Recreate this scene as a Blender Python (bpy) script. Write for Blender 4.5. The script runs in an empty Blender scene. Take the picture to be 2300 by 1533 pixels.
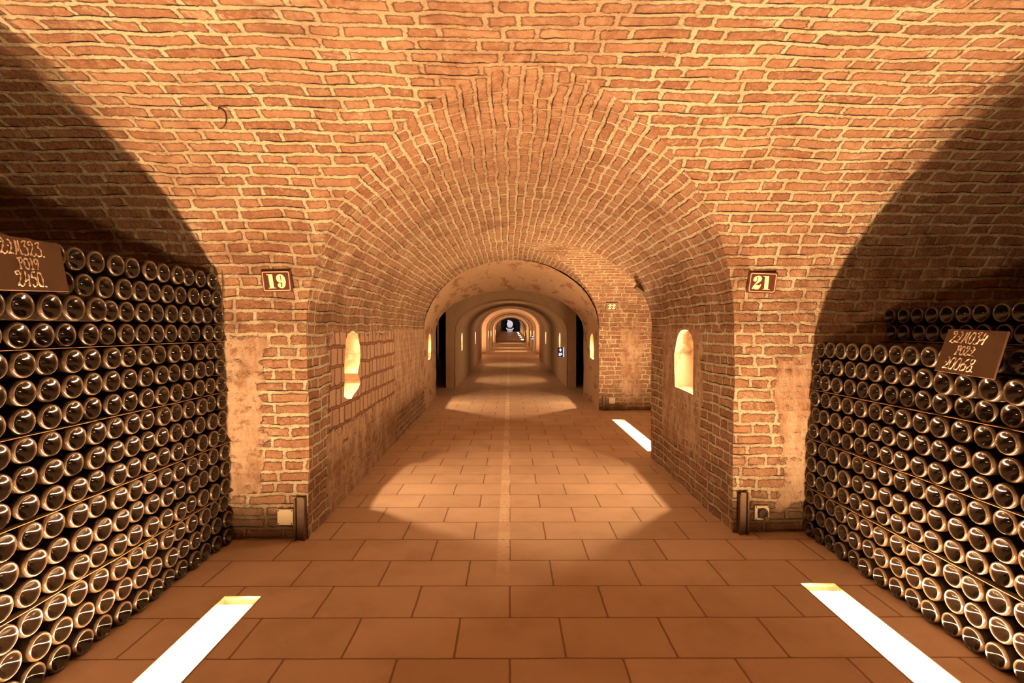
import bpy, bmesh, math, random
from math import sin, cos, pi, sqrt, asin, atan2, radians
from mathutils import Vector, Matrix, noise as mn
random.seed(7)
scene = bpy.context.scene
COL = scene.collection

# ------------------------------------------------------------------ camera, world, exposure
cam_data = bpy.data.cameras.new('camera')
cam_data.lens = 18.47
cam_data.sensor_width = 36.0
cam_data.clip_start = 0.02
cam = bpy.data.objects.new('camera', cam_data)
COL.objects.link(cam)
cam.location = (0, 0, 1.2)
cam.rotation_euler = (radians(90 - 1.38), 0, radians(-0.24))
scene.camera = cam
world = bpy.data.worlds.new('world')
scene.world = world
world.use_nodes = True
world.node_tree.nodes['Background'].inputs[0].default_value = (0.02, 0.009, 0.003, 1)
world.node_tree.nodes['Background'].inputs[1].default_value = 0.0
vs = scene.view_settings
vs.view_transform = 'Standard'
vs.look = 'None'
vs.exposure = 2.85
vs.gamma = 1.0
vs.use_curve_mapping = False

WARM = (1.0, 0.605, 0.315)
STRIP = 1.1          # emission strength of the floor panels
NICHE_W = 13.5        # watts of each niche lamp
SHEAR = 0.03

# ------------------------------------------------------------------ object helpers
def link(o, parent=None):
    COL.objects.link(o)
    if parent is not None:
        o.parent = parent
    return o

def tag(o, label=None, cat=None, group=None, kind=None):
    if label: o['label'] = label
    if cat: o['category'] = cat
    if group: o['group'] = group
    if kind: o['kind'] = kind
    return o

def empty(name, loc=(0, 0, 0), rot=(0, 0, 0)):
    o = bpy.data.objects.new(name, None)
    o.empty_display_size = 0.05
    o.location = loc
    o.rotation_euler = rot
    return link(o)

def mesh_obj(name, verts, faces, mat, parent=None, uvs=None, smooth=False):
    me = bpy.data.meshes.new(name)
    me.from_pydata(verts, [], faces)
    if uvs is not None:
        lay = me.uv_layers.new(name='UVMap')
        for poly in me.polygons:
            for li in poly.loop_indices:
                lay.data[li].uv = uvs[me.loops[li].vertex_index]
    if smooth:
        me.polygons.foreach_set('use_smooth', [True] * len(me.polygons))
    me.materials.append(mat)
    me.update()
    return link(bpy.data.objects.new(name, me), parent)

def bm_obj(name, bm, mat, parent=None, smooth=False):
    me = bpy.data.meshes.new(name)
    bm.to_mesh(me); bm.free()
    if smooth:
        me.polygons.foreach_set('use_smooth', [True] * len(me.polygons))
    me.materials.append(mat)
    return link(bpy.data.objects.new(name, me), parent)

def add_box(bm, x0, x1, y0, y1, z0, z1, bevel=0.0):
    r = bmesh.ops.create_cube(bm, size=1.0)
    vs_ = r['verts']
    for v in vs_:
        v.co = Vector(((x0 + x1) / 2 + v.co.x * (x1 - x0), (y0 + y1) / 2 + v.co.y * (y1 - y0), (z0 + z1) / 2 + v.co.z * (z1 - z0)))
    if bevel > 0:
        es = list({e for v in vs_ for e in v.link_edges})
        bmesh.ops.bevel(bm, geom=es, offset=bevel, segments=2, affect='EDGES', profile=0.5)

def add_lathe(bm, prof, seg=24, mat=None, cap=True):
    rings = []
    M = mat or Matrix()
    for r, z in prof:
        if r < 1e-6:
            rings.append([bm.verts.new(M @ Vector((0, 0, z)))])
        else:
            rings.append([bm.verts.new(M @ Vector((r * cos(2 * pi * k / seg), r * sin(2 * pi * k / seg), z))) for k in range(seg)])
    for a, b in zip(rings[:-1], rings[1:]):
        for k in range(seg):
            k2 = (k + 1) % seg
            if len(a) == 1 and len(b) == 1: continue
            if len(a) == 1: bm.faces.new((a[0], b[k], b[k2]))
            elif len(b) == 1: bm.faces.new((a[k], a[k2], b[0]))
            else: bm.faces.new((a[k], a[k2], b[k2], b[k]))

def add_tube(bm, pts, r, seg=8):
    rings = []
    n = len(pts)
    for i, p in enumerate(pts):
        p = Vector(p)
        d = (Vector(pts[min(i + 1, n - 1)]) - Vector(pts[max(i - 1, 0)])).normalized()
        a = d.orthogonal().normalized() if i == 0 else (rings_a - d * rings_a.dot(d)).normalized()
        rings_a = a
        b = d.cross(a)
        rr = r[i] if isinstance(r, (list, tuple)) else r
        rings.append([bm.verts.new(p + (a * cos(2 * pi * k / seg) + b * sin(2 * pi * k / seg)) * rr) for k in range(seg)])
    for a, b in zip(rings[:-1], rings[1:]):
        for k in range(seg):
            bm.faces.new((a[k], a[(k + 1) % seg], b[(k + 1) % seg], b[k]))
    bm.faces.new(rings[0][::-1]); bm.faces.new(rings[-1])

# position of a point of the masonry: the bays lie a little askew, and old masonry is never flat
def P(x, y, z, amp=0.008):
    q = Vector((x * 2.3, y * 2.3, z * 2.3))
    n = mn.noise_vector(q) * amp + mn.noise_vector(q * 3.1) * amp * 0.6
    if z < 0.002: n.z = 0
    return (x + n.x, y + SHEAR * x + n.y, z + n.z)

def grid(name, rows, mat, smooth=True, kind='structure', closed=False, parent=None):
    """rows: lists of (co, uv)."""
    verts, uvs, faces = [], [], []
    m = len(rows[0])
    for r in rows:
        for co, uv in r:
            verts.append(co); uvs.append(uv)
    for i in range(len(rows) - 1):
        for j in range(m - 1):
            a = i * m + j
            faces.append((a, a + 1, a + m + 1, a + m))
    o = mesh_obj(name, verts, faces, mat, parent, uvs, smooth)
    if kind: o['kind'] = kind
    return o

# ------------------------------------------------------------------ node helpers
class NT:
    def __init__(s, name):
        s.mat = bpy.data.materials.new(name)
        s.mat.use_nodes = True
        s.t = s.mat.node_tree
        s.t.nodes.clear()
        s.out = s.t.nodes.new('ShaderNodeOutputMaterial')
    def n(s, typ, **kw):
        nd = s.t.nodes.new(typ)
        for k, v in kw.items(): setattr(nd, k, v)
        return nd
    def put(s, sock, v):
        if isinstance(v, bpy.types.NodeSocket): s.t.links.new(v, sock)
        elif v is not None: sock.default_value = v
    def m(s, op, a, b=None, c=None, clamp=False):
        nd = s.n('ShaderNodeMath', operation=op, use_clamp=clamp)
        s.put(nd.inputs[0], a)
        if b is not None: s.put(nd.inputs[1], b)
        if c is not None: s.put(nd.inputs[2], c)
        return nd.outputs[0]
    def vm(s, op, a, b=None):
        nd = s.n('ShaderNodeVectorMath', operation=op)
        s.put(nd.inputs[0], a)
        if b is not None:
            if op == 'SCALE': s.put(nd.inputs['Scale'], b)
            else: s.put(nd.inputs[1], b)
        return nd.outputs[0]
    def sep(s, v):
        nd = s.n('ShaderNodeSeparateXYZ'); s.put(nd.inputs[0], v); return nd.outputs
    def comb(s, x, y, z=0.0):
        nd = s.n('ShaderNodeCombineXYZ')
        s.put(nd.inputs[0], x); s.put(nd.inputs[1], y); s.put(nd.inputs[2], z); return nd.outputs[0]
    def noise(s, vec, scale, detail=3.0, rough=0.55, out=0):
        nd = s.n('ShaderNodeTexNoise')
        s.put(nd.inputs['Vector'], vec)
        nd.inputs['Scale'].default_value = scale
        nd.inputs['Detail'].default_value = detail
        nd.inputs['Roughness'].default_value = rough
        return nd.outputs[out]
    def ramp(s, v, lo, hi, a=0.0, b=1.0, smooth=True):
        nd = s.n('ShaderNodeMapRange', interpolation_type='SMOOTHSTEP' if smooth else 'LINEAR')
        s.put(nd.inputs[0], v)
        s.put(nd.inputs[1], lo); s.put(nd.inputs[2], hi)
        s.put(nd.inputs[3], a); s.put(nd.inputs[4], b)
        return nd.outputs[0]
    def mix(s, f, a, b, blend='MIX'):
        nd = s.n('ShaderNodeMix', data_type='RGBA', blend_type=blend)
        s.put(nd.inputs[0], f)
        for k, v in ((6, a), (7, b)):
            if isinstance(v, tuple) and len(v) == 3: v = v + (1,)
            s.put(nd.inputs[k], v)
        return nd.outputs[2]
    def white(s, vec):
        nd = s.n('ShaderNodeTexWhiteNoise', noise_dimensions='3D'); s.put(nd.inputs['Vector'], vec); return nd.outputs
    def uv(s):
        return s.n('ShaderNodeUVMap', uv_map='UVMap').outputs[0]
    def pos(s):
        return s.n('ShaderNodeNewGeometry').outputs['Position']
    def obj(s):
        return s.n('ShaderNodeTexCoord').outputs['Object']
    def finish(s, color, rough=0.8, height=None, dist=0.01, strength=1.0, spec=0.3, **kw):
        b = s.n('ShaderNodeBsdfPrincipled')
        if isinstance(color, tuple) and len(color) == 3: color = color + (1,)
        s.put(b.inputs['Base Color'], color)
        s.put(b.inputs['Roughness'], rough)
        b.inputs['Specular IOR Level'].default_value = spec
        for k, v in kw.items():
            s.put(b.inputs[k.replace('_', ' ')], v)
        if height is not None:
            bp = s.n('ShaderNodeBump')
            bp.inputs['Strength'].default_value = strength
            bp.inputs['Distance'].default_value = dist
            s.put(bp.inputs['Height'], height)
            s.t.links.new(bp.outputs[0], b.inputs['Normal'])
        s.t.links.new(b.outputs[0], s.out.inputs[0])
        return s.mat

def simple(name, color, rough=0.6, metal=0.0, spec=0.4, nscale=30.0, nmix=0.25, bump=0.002):
    t = NT(name)
    o = t.obj()
    f = t.noise(o, nscale, 4)
    dark = tuple(c * 0.45 for c in color)
    c = t.mix(t.m('MULTIPLY', t.ramp(f, 0.4, 0.75), nmix), color, dark)
    return t.finish(c, rough, f, bump, 0.6, spec, Metallic=metal)

def courses(t, uv, bh=0.065, per=0.335, frac=0.66, mortar=0.020, wob=0.013, rnd=True, half=False):
    """Masonry pattern in metres -> (brick mask, cell noise colour, cell value, depth d, crack mask)."""
    d1 = t.noise(uv, 4.0, 2, out=1)
    d2 = t.noise(uv, 26.0, 3, out=1)
    w = t.vm('ADD', t.vm('SCALE', t.vm('SUBTRACT', d1, (0.5, 0.5, 0.5)), wob * 2.4), t.vm('SCALE', t.vm('SUBTRACT', d2, (0.5, 0.5, 0.5)), wob))
    q = t.sep(t.vm('ADD', uv, w))
    v = t.m('DIVIDE', q[1], bh)
    row = t.m('FLOOR', v)
    fv = t.m('FRACT', v)
    if half:
        off = t.m('MULTIPLY', t.m('MODULO', t.m('ABSOLUTE', row), 2.0), 0.5)
    else:
        off = t.white(t.comb(row, 3.7, 1.3))[0]
    uu = t.m('ADD', t.m('DIVIDE', q[0], per), off)
    idx = t.m('FLOOR', uu)
    fu = t.m('FRACT', uu)
    if frac < 1.0:
        hd = t.m('GREATER_THAN', fu, frac)
        a = t.m('MULTIPLY', fu, per)
        s1 = t.m('MINIMUM', a, t.m('SUBTRACT', frac * per, a))
        s2 = t.m('MINIMUM', t.m('SUBTRACT', a, frac * per), t.m('SUBTRACT', per, a))
        du = t.m('MAXIMUM', s1, s2)
    else:
        hd = 0.0
        a = t.m('MULTIPLY', fu, per)
        du = t.m('MINIMUM', a, t.m('SUBTRACT', per, a))
    b = t.m('MULTIPLY', fv, bh)
    dv = t.m('MINIMUM', b, t.m('SUBTRACT', bh, b))
    nd = t.n('ShaderNodeMath', operation='SMOOTH_MIN')
    t.put(nd.inputs[0], du); t.put(nd.inputs[1], dv); nd.inputs[2].default_value = 0.012 if mortar > 0.006 else 0.002
    d = nd.outputs[0]
    cell = t.white(t.comb(t.m('ADD', idx, t.m('MULTIPLY', hd, 0.5)), row, 0.31))
    ed = t.noise(uv, 48.0, 6, 0.75)
    rag = mortar * (1.7 if mortar > 0.012 else 0.5)
    dn = t.m('ADD', d, t.m('MULTIPLY', t.m('SUBTRACT', ed, 0.5), rag))
    mask = t.ramp(dn, mortar * 0.34, mortar * 0.72)
    # thin dark shrinkage cracks that run along the lower bed joint here and there
    cn = t.noise(uv, 5.0, 2)
    ck = t.m('MULTIPLY', t.ramp(t.m('ABSOLUTE', t.m('SUBTRACT', b, mortar * 0.55)), 0.0008, 0.0034, 1.0, 0.0), t.ramp(cn, 0.50, 0.56))
    return mask, cell[1], cell[0], d, ck, hd

def wall_mat(name, plaster_boxes=(), cement=0.0, blocks=None, tone=1.0, crown=False):
    """Old brick in pale mortar; plaster_boxes are (x0,x1,y0,y1,z0,z1) patches rendered over it; blocks likewise show pale stone squares."""
    t = NT(name)
    uv = t.uv(); pos = t.pos()
    mask, ccol, cval, d, crack, hd = courses(t, uv)
    fine = t.noise(pos, 55.0, 5, 0.65)
    grit = t.noise(pos, 170.0, 3, 0.6)
    mid = t.noise(pos, 7.0, 4, 0.6)
    big = t.noise(pos, 1.7, 3, 0.55)
    b1 = t.mix(cval, (0.40 * tone, 0.175 * tone, 0.10 * tone), (0.62 * tone, 0.33 * tone, 0.20 * tone))
    b1 = t.mix(t.ramp(cval, 0.90, 1.05), b1, (0.22, 0.09, 0.055))
    b1 = t.mix(t.m('MULTIPLY', t.ramp(fine, 0.38, 0.72), 0.55), b1, (0.70, 0.42, 0.26))
    mo = t.mix(t.ramp(mid, 0.35, 0.65), (0.84, 0.64, 0.42), (1.0, 0.84, 0.60))
    mo = t.mix(t.m('MULTIPLY', t.ramp(grit, 0.45, 0.7), 0.35), mo, (0.45, 0.27, 0.15))
    # lime dust that has spread over the bricks in patches
    dust = t.m('MULTIPLY', t.ramp(t.m('ADD', t.m('MULTIPLY', mid, 0.6), t.m('MULTIPLY', fine, 0.4)), 0.50, 0.68), t.ramp(big, 0.42, 0.62, 0.15, 0.80))
    mk = t.m('MULTIPLY', mask, t.m('SUBTRACT', 1.0, dust))
    col = t.mix(mk, mo, b1)
    # zones where weathering has brought brick and joint to one colour
    flat = t.m('MULTIPLY', t.ramp(t.noise(t.vm('MULTIPLY', pos, (0.8, 1.0, 1.0)), 2.1, 4, 0.65), 0.53, 0.64), 0.55)
    fc = t.mix(t.ramp(t.noise(pos, 12.0, 5, 0.7), 0.35, 0.65), (0.42, 0.20, 0.115), (0.74, 0.50, 0.32))
    col = t.mix(flat, col, fc)
    # dirt in broad patches
    soot = t.m('MULTIPLY', t.ramp(t.noise(pos, 2.6, 4, 0.6), 0.54, 0.70), 0.50)
    col = t.mix(soot, col, (0.27, 0.115, 0.06))
    fmask = t.ramp(t.noise(pos, 19.0, 4, 0.7), 0.57, 0.66)
    col = t.mix(t.m('MULTIPLY', fmask, 0.40), col, (0.30, 0.13, 0.065))
    col = t.mix(t.m('MULTIPLY', crack, 0.85), col, (0.05, 0.018, 0.008))
    h = t.m('ADD', t.m('MULTIPLY', mask, 0.42), t.m('MULTIPLY', fine, 0.38))
    h = t.m('ADD', h, t.m('MULTIPLY', cval, 0.22))
    h = t.m('ADD', h, t.m('MULTIPLY', grit, 0.20))
    h = t.m('ADD', h, t.m('MULTIPLY', t.noise(pos, 24.0, 4, 0.65), 0.55))
    h = t.m('ADD', h, t.m('MULTIPLY', mid, 0.9))
    h = t.m('SUBTRACT', h, t.m('MULTIPLY', crack, 0.7))
    p = t.sep(pos)
    wn = t.m('MULTIPLY', t.m('SUBTRACT', t.noise(pos, 6.0, 6, 0.72), 0.5), 0.34)
    def boxmask(bx, soft=0.012):
        res = None
        for k in range(3):
            lo, hi = bx[2 * k], bx[2 * k + 1]
            if lo is not None:
                f = t.ramp(t.m('ADD', p[k], wn), lo - soft, lo + soft); res = f if res is None else t.m('MULTIPLY', res, f)
            if hi is not None:
                f = t.ramp(t.m('ADD', p[k], wn), hi - soft, hi + soft, 1.0, 0.0); res = f if res is None else t.m('MULTIPLY', res, f)
        return res
    if crown:
        f = t.m('MULTIPLY', boxmask((-0.30, 0.42, 1.0, 3.6, 1.9, None), 0.10), t.ramp(t.noise(pos, 7.0, 5, 0.7), 0.36, 0.56, 0.25, 1.0))
        sc_ = t.mix(t.ramp(t.noise(pos, 16.0, 5, 0.7), 0.38, 0.62), (0.40, 0.19, 0.11), (0.66, 0.40, 0.25))
        sc_ = t.mix(t.m('MULTIPLY', crack, 0.8), sc_, (0.06, 0.02, 0.01))
        col = t.mix(t.m('MULTIPLY', f, 0.72), col, sc_)
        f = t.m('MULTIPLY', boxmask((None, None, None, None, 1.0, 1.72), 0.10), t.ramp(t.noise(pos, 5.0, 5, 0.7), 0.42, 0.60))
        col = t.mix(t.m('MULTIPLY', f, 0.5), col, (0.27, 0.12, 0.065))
    if blocks is not None:
        m2, c2, v2, d2, k2, h2 = courses(t, uv, 0.135, 0.26, 0.58, 0.018, 0.016)
        st = t.mix(v2, (0.62, 0.38, 0.26), (0.74, 0.49, 0.34))
        st = t.mix(t.m('MULTIPLY', t.ramp(fine, 0.5, 0.5), 0.4), st, (0.46, 0.24, 0.14))
        st = t.mix(m2, (0.42, 0.19, 0.11), st)
        f = boxmask(blocks)
        col = t.mix(f, col, st)
        h = t.m('ADD', t.m('MULTIPLY', h, t.m('SUBTRACT', 1.0, f)), t.m('MULTIPLY', f, t.m('ADD', t.m('MULTIPLY', m2, 0.9), t.m('MULTIPLY', fine, 0.3))))
    pl = None
    for bx in plaster_boxes:
        f = boxmask(bx)
        pl = f if pl is None else t.m('MAXIMUM', pl, f)
    if pl is not None:
        stain = t.noise(t.vm('MULTIPLY', pos, (1.0, 1.0, 0.35)), 9.0, 5, 0.65)
        pc = t.mix(t.ramp(stain, 0.40, 0.62), (0.74, 0.52, 0.36), (0.50, 0.28, 0.17))
        pc = t.mix(t.m('MULTIPLY', t.ramp(t.noise(pos, 13.0, 6, 0.75), 0.53, 0.64), 0.8), pc, (0.34, 0.15, 0.08))
        pc = t.mix(t.m('MULTIPLY', t.ramp(t.noise(pos, 5.0, 4, 0.6), 0.56, 0.66), 0.7), pc, (0.40, 0.20, 0.115))
        pl = t.m('MULTIPLY', pl, t.ramp(t.noise(pos, 15.0, 5, 0.7), 0.30, 0.46, 0.25, 1.0))
        col = t.mix(t.m('MULTIPLY', pl, 0.9), col, pc)
        h = t.m('ADD', t.m('MULTIPLY', h, t.m('SUBTRACT', 1.0, pl)), t.m('MULTIPLY', pl, t.m('ADD', t.m('MULTIPLY', stain, 0.9), t.m('ADD', t.m('MULTIPLY', fine, 0.3), 0.55))))
    if cement > 0:
        f = t.ramp(t.m('ADD', p[2], wn), cement - 0.03, cement + 0.03, 1.0, 0.0)
        cc = t.mix(t.ramp(mid, 0.4, 0.65), (0.27, 0.17, 0.10), (0.42, 0.27, 0.17))
        col = t.mix(t.m('MULTIPLY', f, 0.85), col, cc)
    col = t.vm('SCALE', col, 0.50)
    return t.finish(col, 0.92, h, 0.026, 1.0, 0.12)

def plaster_mat(name, a, b, stain_c, amt=0.5, rough=0.9, sc=1.6):
    t = NT(name)
    pos = t.pos()
    n1 = t.noise(pos, sc, 5, 0.6)
    n2 = t.noise(t.vm('MULTIPLY', pos, (1, 0.35, 1)), 5.5, 5, 0.65)
    n3 = t.noise(pos, 60.0, 4, 0.6)
    c = t.mix(n1, a, b)
    c = t.mix(t.m('MULTIPLY', t.ramp(n2, 0.52, 0.62), amt), c, stain_c)
    h = t.m('ADD', t.m('MULTIPLY', n2, 1.0), t.m('MULTIPLY', n3, 0.25))
    c = t.vm('SCALE', c, 0.55)
    return t.finish(c, rough, h, 0.010, 0.8, 0.15)

def floor_mat():
    t = NT('stone_tiles')
    uv = t.uv(); pos = t.pos()
    mask, ccol, cval, d, ck, hd = courses(t, uv, 0.27, 0.41, 1.0, 0.0075, 0.0035, half=True)
    n1 = t.noise(pos, 3.0, 4, 0.6); n2 = t.noise(pos, 40.0, 4, 0.6)
    c = t.mix(cval, (0.50, 0.345, 0.24), (0.57, 0.40, 0.285))
    c = t.mix(t.m('MULTIPLY', t.ramp(n1, 0.42, 0.68), 0.45), c, (0.41, 0.27, 0.18))
    c = t.mix(t.m('MULTIPLY', t.ramp(n2, 0.5, 0.75), 0.18), c, (0.62, 0.42, 0.28))
    c = t.mix(mask, (0.24, 0.13, 0.075), c)
    # pale worn line down the middle of the corridor
    p = t.sep(pos)
    wob = t.m('MULTIPLY', t.m('SUBTRACT', t.noise(pos, 30.0, 2), 0.5), 0.008)
    ln = t.ramp(t.m('ABSOLUTE', t.m('ADD', t.m('ADD', p[0], wob), 0.033)), 0.031, 0.036, 1.0, 0.0)
    seg = t.white(t.comb(t.m('FLOOR', t.m('MULTIPLY', p[1], 6.5)), 0.5, 0.2))[0]
    pres = t.m('MULTIPLY', t.ramp(p[1], 2.3, 2.8), t.m('ADD', 0.15, t.m('MULTIPLY', seg, 0.5)))
    pres = t.m('MULTIPLY', pres, t.ramp(n2, 0.30, 0.55))
    c = t.mix(t.m('MULTIPLY', ln, pres), c, (0.85, 0.66, 0.48))
    wet = t.ramp(t.m('ADD', p[1], t.m('MULTIPLY', n1, 5.0)), 9.5, 13.0)
    r = t.m('SUBTRACT', t.m('ADD', 0.50, t.m('MULTIPLY', n1, 0.15)), t.m('MULTIPLY', wet, 0.20))
    h = t.m('ADD', t.m('MULTIPLY', mask, 0.35), t.m('ADD', t.m('MULTIPLY', n2, 0.08), t.m('MULTIPLY', n1, 0.35)))
    c = t.vm('SCALE', c, 0.88)
    return t.finish(c, r, h, 0.006, 0.7, 0.30)

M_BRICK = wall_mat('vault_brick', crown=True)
M_PIER = wall_mat('pier_brick', plaster_boxes=((None, -1.40, None, None, 0.25, 1.15), (1.58, None, 2.0, 4.0, 0.15, 1.05)), cement=0.17)
M_PIER2 = wall_mat('pier_brick_second', plaster_boxes=((1.62, 1.95, None, None, 0.10, 1.25),), cement=0.05)
M_LEFT = wall_mat('left_wall_masonry', plaster_boxes=((None, None, 5.45, None, 0.30, 1.22), (None, None, 3.3, 5.6, None, 0.52)), blocks=(None, None, 3.36, 5.5, 0.35, 1.17))
M_RIGHT = wall_mat('right_wall_masonry', plaster_boxes=((None, None, 3.56, 4.52, 0.28, 1.24),), cement=0.0)
M_PLAST = plaster_mat('stained_plaster', (0.60, 0.38, 0.24), (0.72, 0.49, 0.32), (0.36, 0.17, 0.09), 0.8, sc=2.0)
M_SMOOTH = plaster_mat('smooth_plaster', (0.70, 0.46, 0.30), (0.78, 0.54, 0.36), (0.54, 0.32, 0.2), 0.25, sc=0.8)
M_DARKBRICK = wall_mat('dark_recess_brick', tone=0.9)
M_FLOOR = floor_mat()
M_NICHE = plaster_mat('niche_stone', (0.84, 0.62, 0.42), (0.95, 0.76, 0.54), (0.52, 0.32, 0.18), 0.8, sc=9.0)

def emit_mat(name, col, strength):
    t = NT(name)
    e = t.n('ShaderNodeEmission')
    e.inputs[0].default_value = col + (1,)
    e.inputs[1].default_value = strength
    t.t.links.new(e.outputs[0], t.out.inputs[0])
    return t.mat
M_EMIT = emit_mat('lit_floor_panel', WARM, STRIP)
M_LED = emit_mat('lit_led_line', WARM, 350.0)
M_METAL = simple('brushed_metal_frame', (0.55, 0.42, 0.25), 0.35, 0.9, 0.5, 60, 0.3)
M_IRON = simple('rusty_iron', (0.12, 0.065, 0.035), 0.55, 0.6, 0.4, 40, 0.5)
M_IRONL = simple('worn_iron_face', (0.13, 0.08, 0.048), 0.5, 0.5, 0.4, 30, 0.5)
M_WHITE = simple('painted_metal_plate', (0.60, 0.50, 0.34), 0.5, 0.0, 0.4, 25, 0.12, 0.0005)
M_HOLE = simple('dark_socket', (0.05, 0.028, 0.018), 0.6)
M_ENAMEL = simple('brown_enamel', (0.085, 0.022, 0.011), 0.35, 0, 0.5, 30, 0.15, 0.0003)
M_CREAM = simple('cream_enamel', (0.72, 0.66, 0.42), 0.35, 0, 0.5, 30, 0.05, 0.0003)
M_PINK = simple('pale_border_enamel', (0.50, 0.34, 0.25), 0.35, 0, 0.5, 30, 0.05, 0.0003)
M_BOARD = simple('brown_slate_board', (0.085, 0.040, 0.021), 0.6, 0, 0.35, 9, 0.4, 0.001)
M_CHALK = simple('chalk', (0.62, 0.47, 0.37), 0.95, 0, 0.1, 90, 0.35, 0.0008)
M_LATH = simple('old_wooden_lath', (0.17, 0.10, 0.055), 0.75, 0, 0.25, 30, 0.5, 0.001)

def thin_glass():
    t = NT('thin_cover_glass')
    tr = t.n('ShaderNodeBsdfTransparent'); tr.inputs[0].default_value = (0.95, 0.97, 0.92, 1)
    gl = t.n('ShaderNodeBsdfGlossy'); gl.inputs['Roughness'].default_value = 0.05
    fr = t.n('ShaderNodeFresnel'); fr.inputs[0].default_value = 1.45
    mx = t.n('ShaderNodeMixShader')
    t.t.links.new(fr.outputs[0], mx.inputs[0]); t.t.links.new(tr.outputs[0], mx.inputs[1]); t.t.links.new(gl.outputs[0], mx.inputs[2])
    t.t.links.new(mx.outputs[0], t.out.inputs[0])
    return t.mat
M_GLASS = thin_glass()

def bottle_mat():
    t = NT('dark_bottle_glass')
    o = t.obj(); s = t.sep(o)
    r = t.m('SQRT', t.m('ADD', t.m('MULTIPLY', s[0], s[0]), t.m('MULTIPLY', s[1], s[1])))
    n1 = t.noise(o, 60.0, 4, 0.6)
    ri = t.n('ShaderNodeObjectInfo').outputs['Random']
    # standing ring around the punt, painted lighter for light caught in thick glass
    ring = t.m('MULTIPLY', t.ramp(r, 0.0325, 0.0375), t.ramp(s[2], 0.007, 0.014, 1.0, 0.06))
    ring = t.m('MULTIPLY', ring, t.m('ADD', 0.55, t.m('MULTIPLY', t.ramp(n1, 0.4, 0.7), 0.45)))
    f = t.m('MULTIPLY', ring, t.m('ADD', 0.75, t.m('MULTIPLY', ri, 0.25)))
    c = t.mix(f, (0.009, 0.005, 0.003), (0.092, 0.058, 0.036))
    rg = t.m('ADD', 0.10, t.m('MULTIPLY', f, 0.16))
    return t.finish(c, rg, n1, 0.0006, 0.5, 0.6, IOR=1.5)
M_BOTTLE = bottle_mat()

# ================================================================== THE VAULTS
XL, XR = -1.15, 1.31
XC = (XL + XR) / 2
W = (XR - XL) / 2
C1, H1, R1 = 1.61, 1.41, 1.045       # bay in front: centre, half span, rise
C2, H2, R2 = 6.23, 1.43, 1.0         # second bay
ZS, RP = 1.20, 1.0                   # springing and rise of the corridor vault
YEND = C2 + H2                       # 7.66
def xl(y):
    return XL - 0.02 * max(0.0, y - 3.0)
N = 44
PHI = [pi / 2 * i / N for i in range(N + 1)]
def arc_table(a, b, n=200):
    tab = [0.0]
    for i in range(1, n + 1):
        t0, t1 = pi / 2 * (i - 1) / n, pi / 2 * i / n
        tab.append(tab[-1] + math.hypot(a * (cos(t1) - cos(t0)), b * (sin(t1) - sin(t0))))
    return lambda t: tab[min(n, int(round(t / (pi / 2) * n)))] if True else 0
def arc_len(fn_tab, t, n=200):
    return fn_tab(t)
def make_arc(a, b):
    n = 400
    tab = [0.0]
    for i in range(1, n + 1):
        t0, t1 = pi / 2 * (i - 1) / n, pi / 2 * i / n
        tab.append(tab[-1] + math.hypot(a * (cos(t1) - cos(t0)), b * (sin(t1) - sin(t0))))
    def f(t):
        q = max(0.0, min(n - 1e-6, t / (pi / 2) * n)); i = int(q)
        return tab[i] + (tab[i + 1] - tab[i]) * (q - i)
    return f
arcP = make_arc(W, RP); arc1 = make_arc(H1, R1); arc2 = make_arc(H2, R2)

def span(a, b, step):
    n = max(1, int(abs(b - a) / step + 0.5))
    return [a + (b - a) * i / n for i in range(n + 1)]

def bay_vault(name, c, h, rise, arc, side_far, side_x, mat, xmax=6.0, center=True):
    """one half (far or near) of a bay's barrel, on one side (-1 left, 1 right) of the corridor."""
    psis = [asin(min(1, sin(ph) * RP / rise)) for ph in PHI]
    groin = [XC + side_x * (W if side_x > 0 else (XC - xl(c + h * cos(psi)))) * cos(ph) for ph, psi in zip(PHI, psis)]
    if rise > RP + 1e-4:
        top = psis[-1]
        for k in range(1, 9):
            psis.append(top + (pi / 2 - top) * k / 8); groin.append(XC)
    total = arc(pi / 2)
    rows = []
    M = 110
    for psi, gx in zip(psis, groin):
        y = c + side_far * h * cos(psi); z = ZS + rise * sin(psi)
        row = []
        for k in range(M + 1):
            s = (k / M) ** 1.6
            x = gx + (side_x * xmax - gx) * s
            v = (ZS + arc(psi)) if side_far > 0 else (ZS + 2 * total - arc(psi))
            row.append((P(x, y, z), (x, v)))
        rows.append(row)
    return grid(name, rows, mat)

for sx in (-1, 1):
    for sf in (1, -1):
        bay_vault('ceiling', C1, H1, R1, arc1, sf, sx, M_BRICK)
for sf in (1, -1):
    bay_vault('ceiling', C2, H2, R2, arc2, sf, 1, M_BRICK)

def passage_vault(name, side, y0f, y1f, mat, step=0.05):
    rows = []
    tot = arcP(pi / 2)
    K = 70
    for ph in PHI:
        ya, yb = y0f(ph), y1f(ph)
        row = []
        for k in range(K + 1):
            y = ya + (yb - ya) * k / K
            w = W if side > 0 else XC - xl(y)
            x = XC + side * w * cos(ph)
            z = ZS + RP * sin(ph)
            v = (ZS + arcP(ph)) if side < 0 else (ZS + 2 * tot - arcP(ph))
            row.append((P(x, y, z), (y, v)))
        rows.append(row)
    return grid(name, rows, mat)

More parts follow.
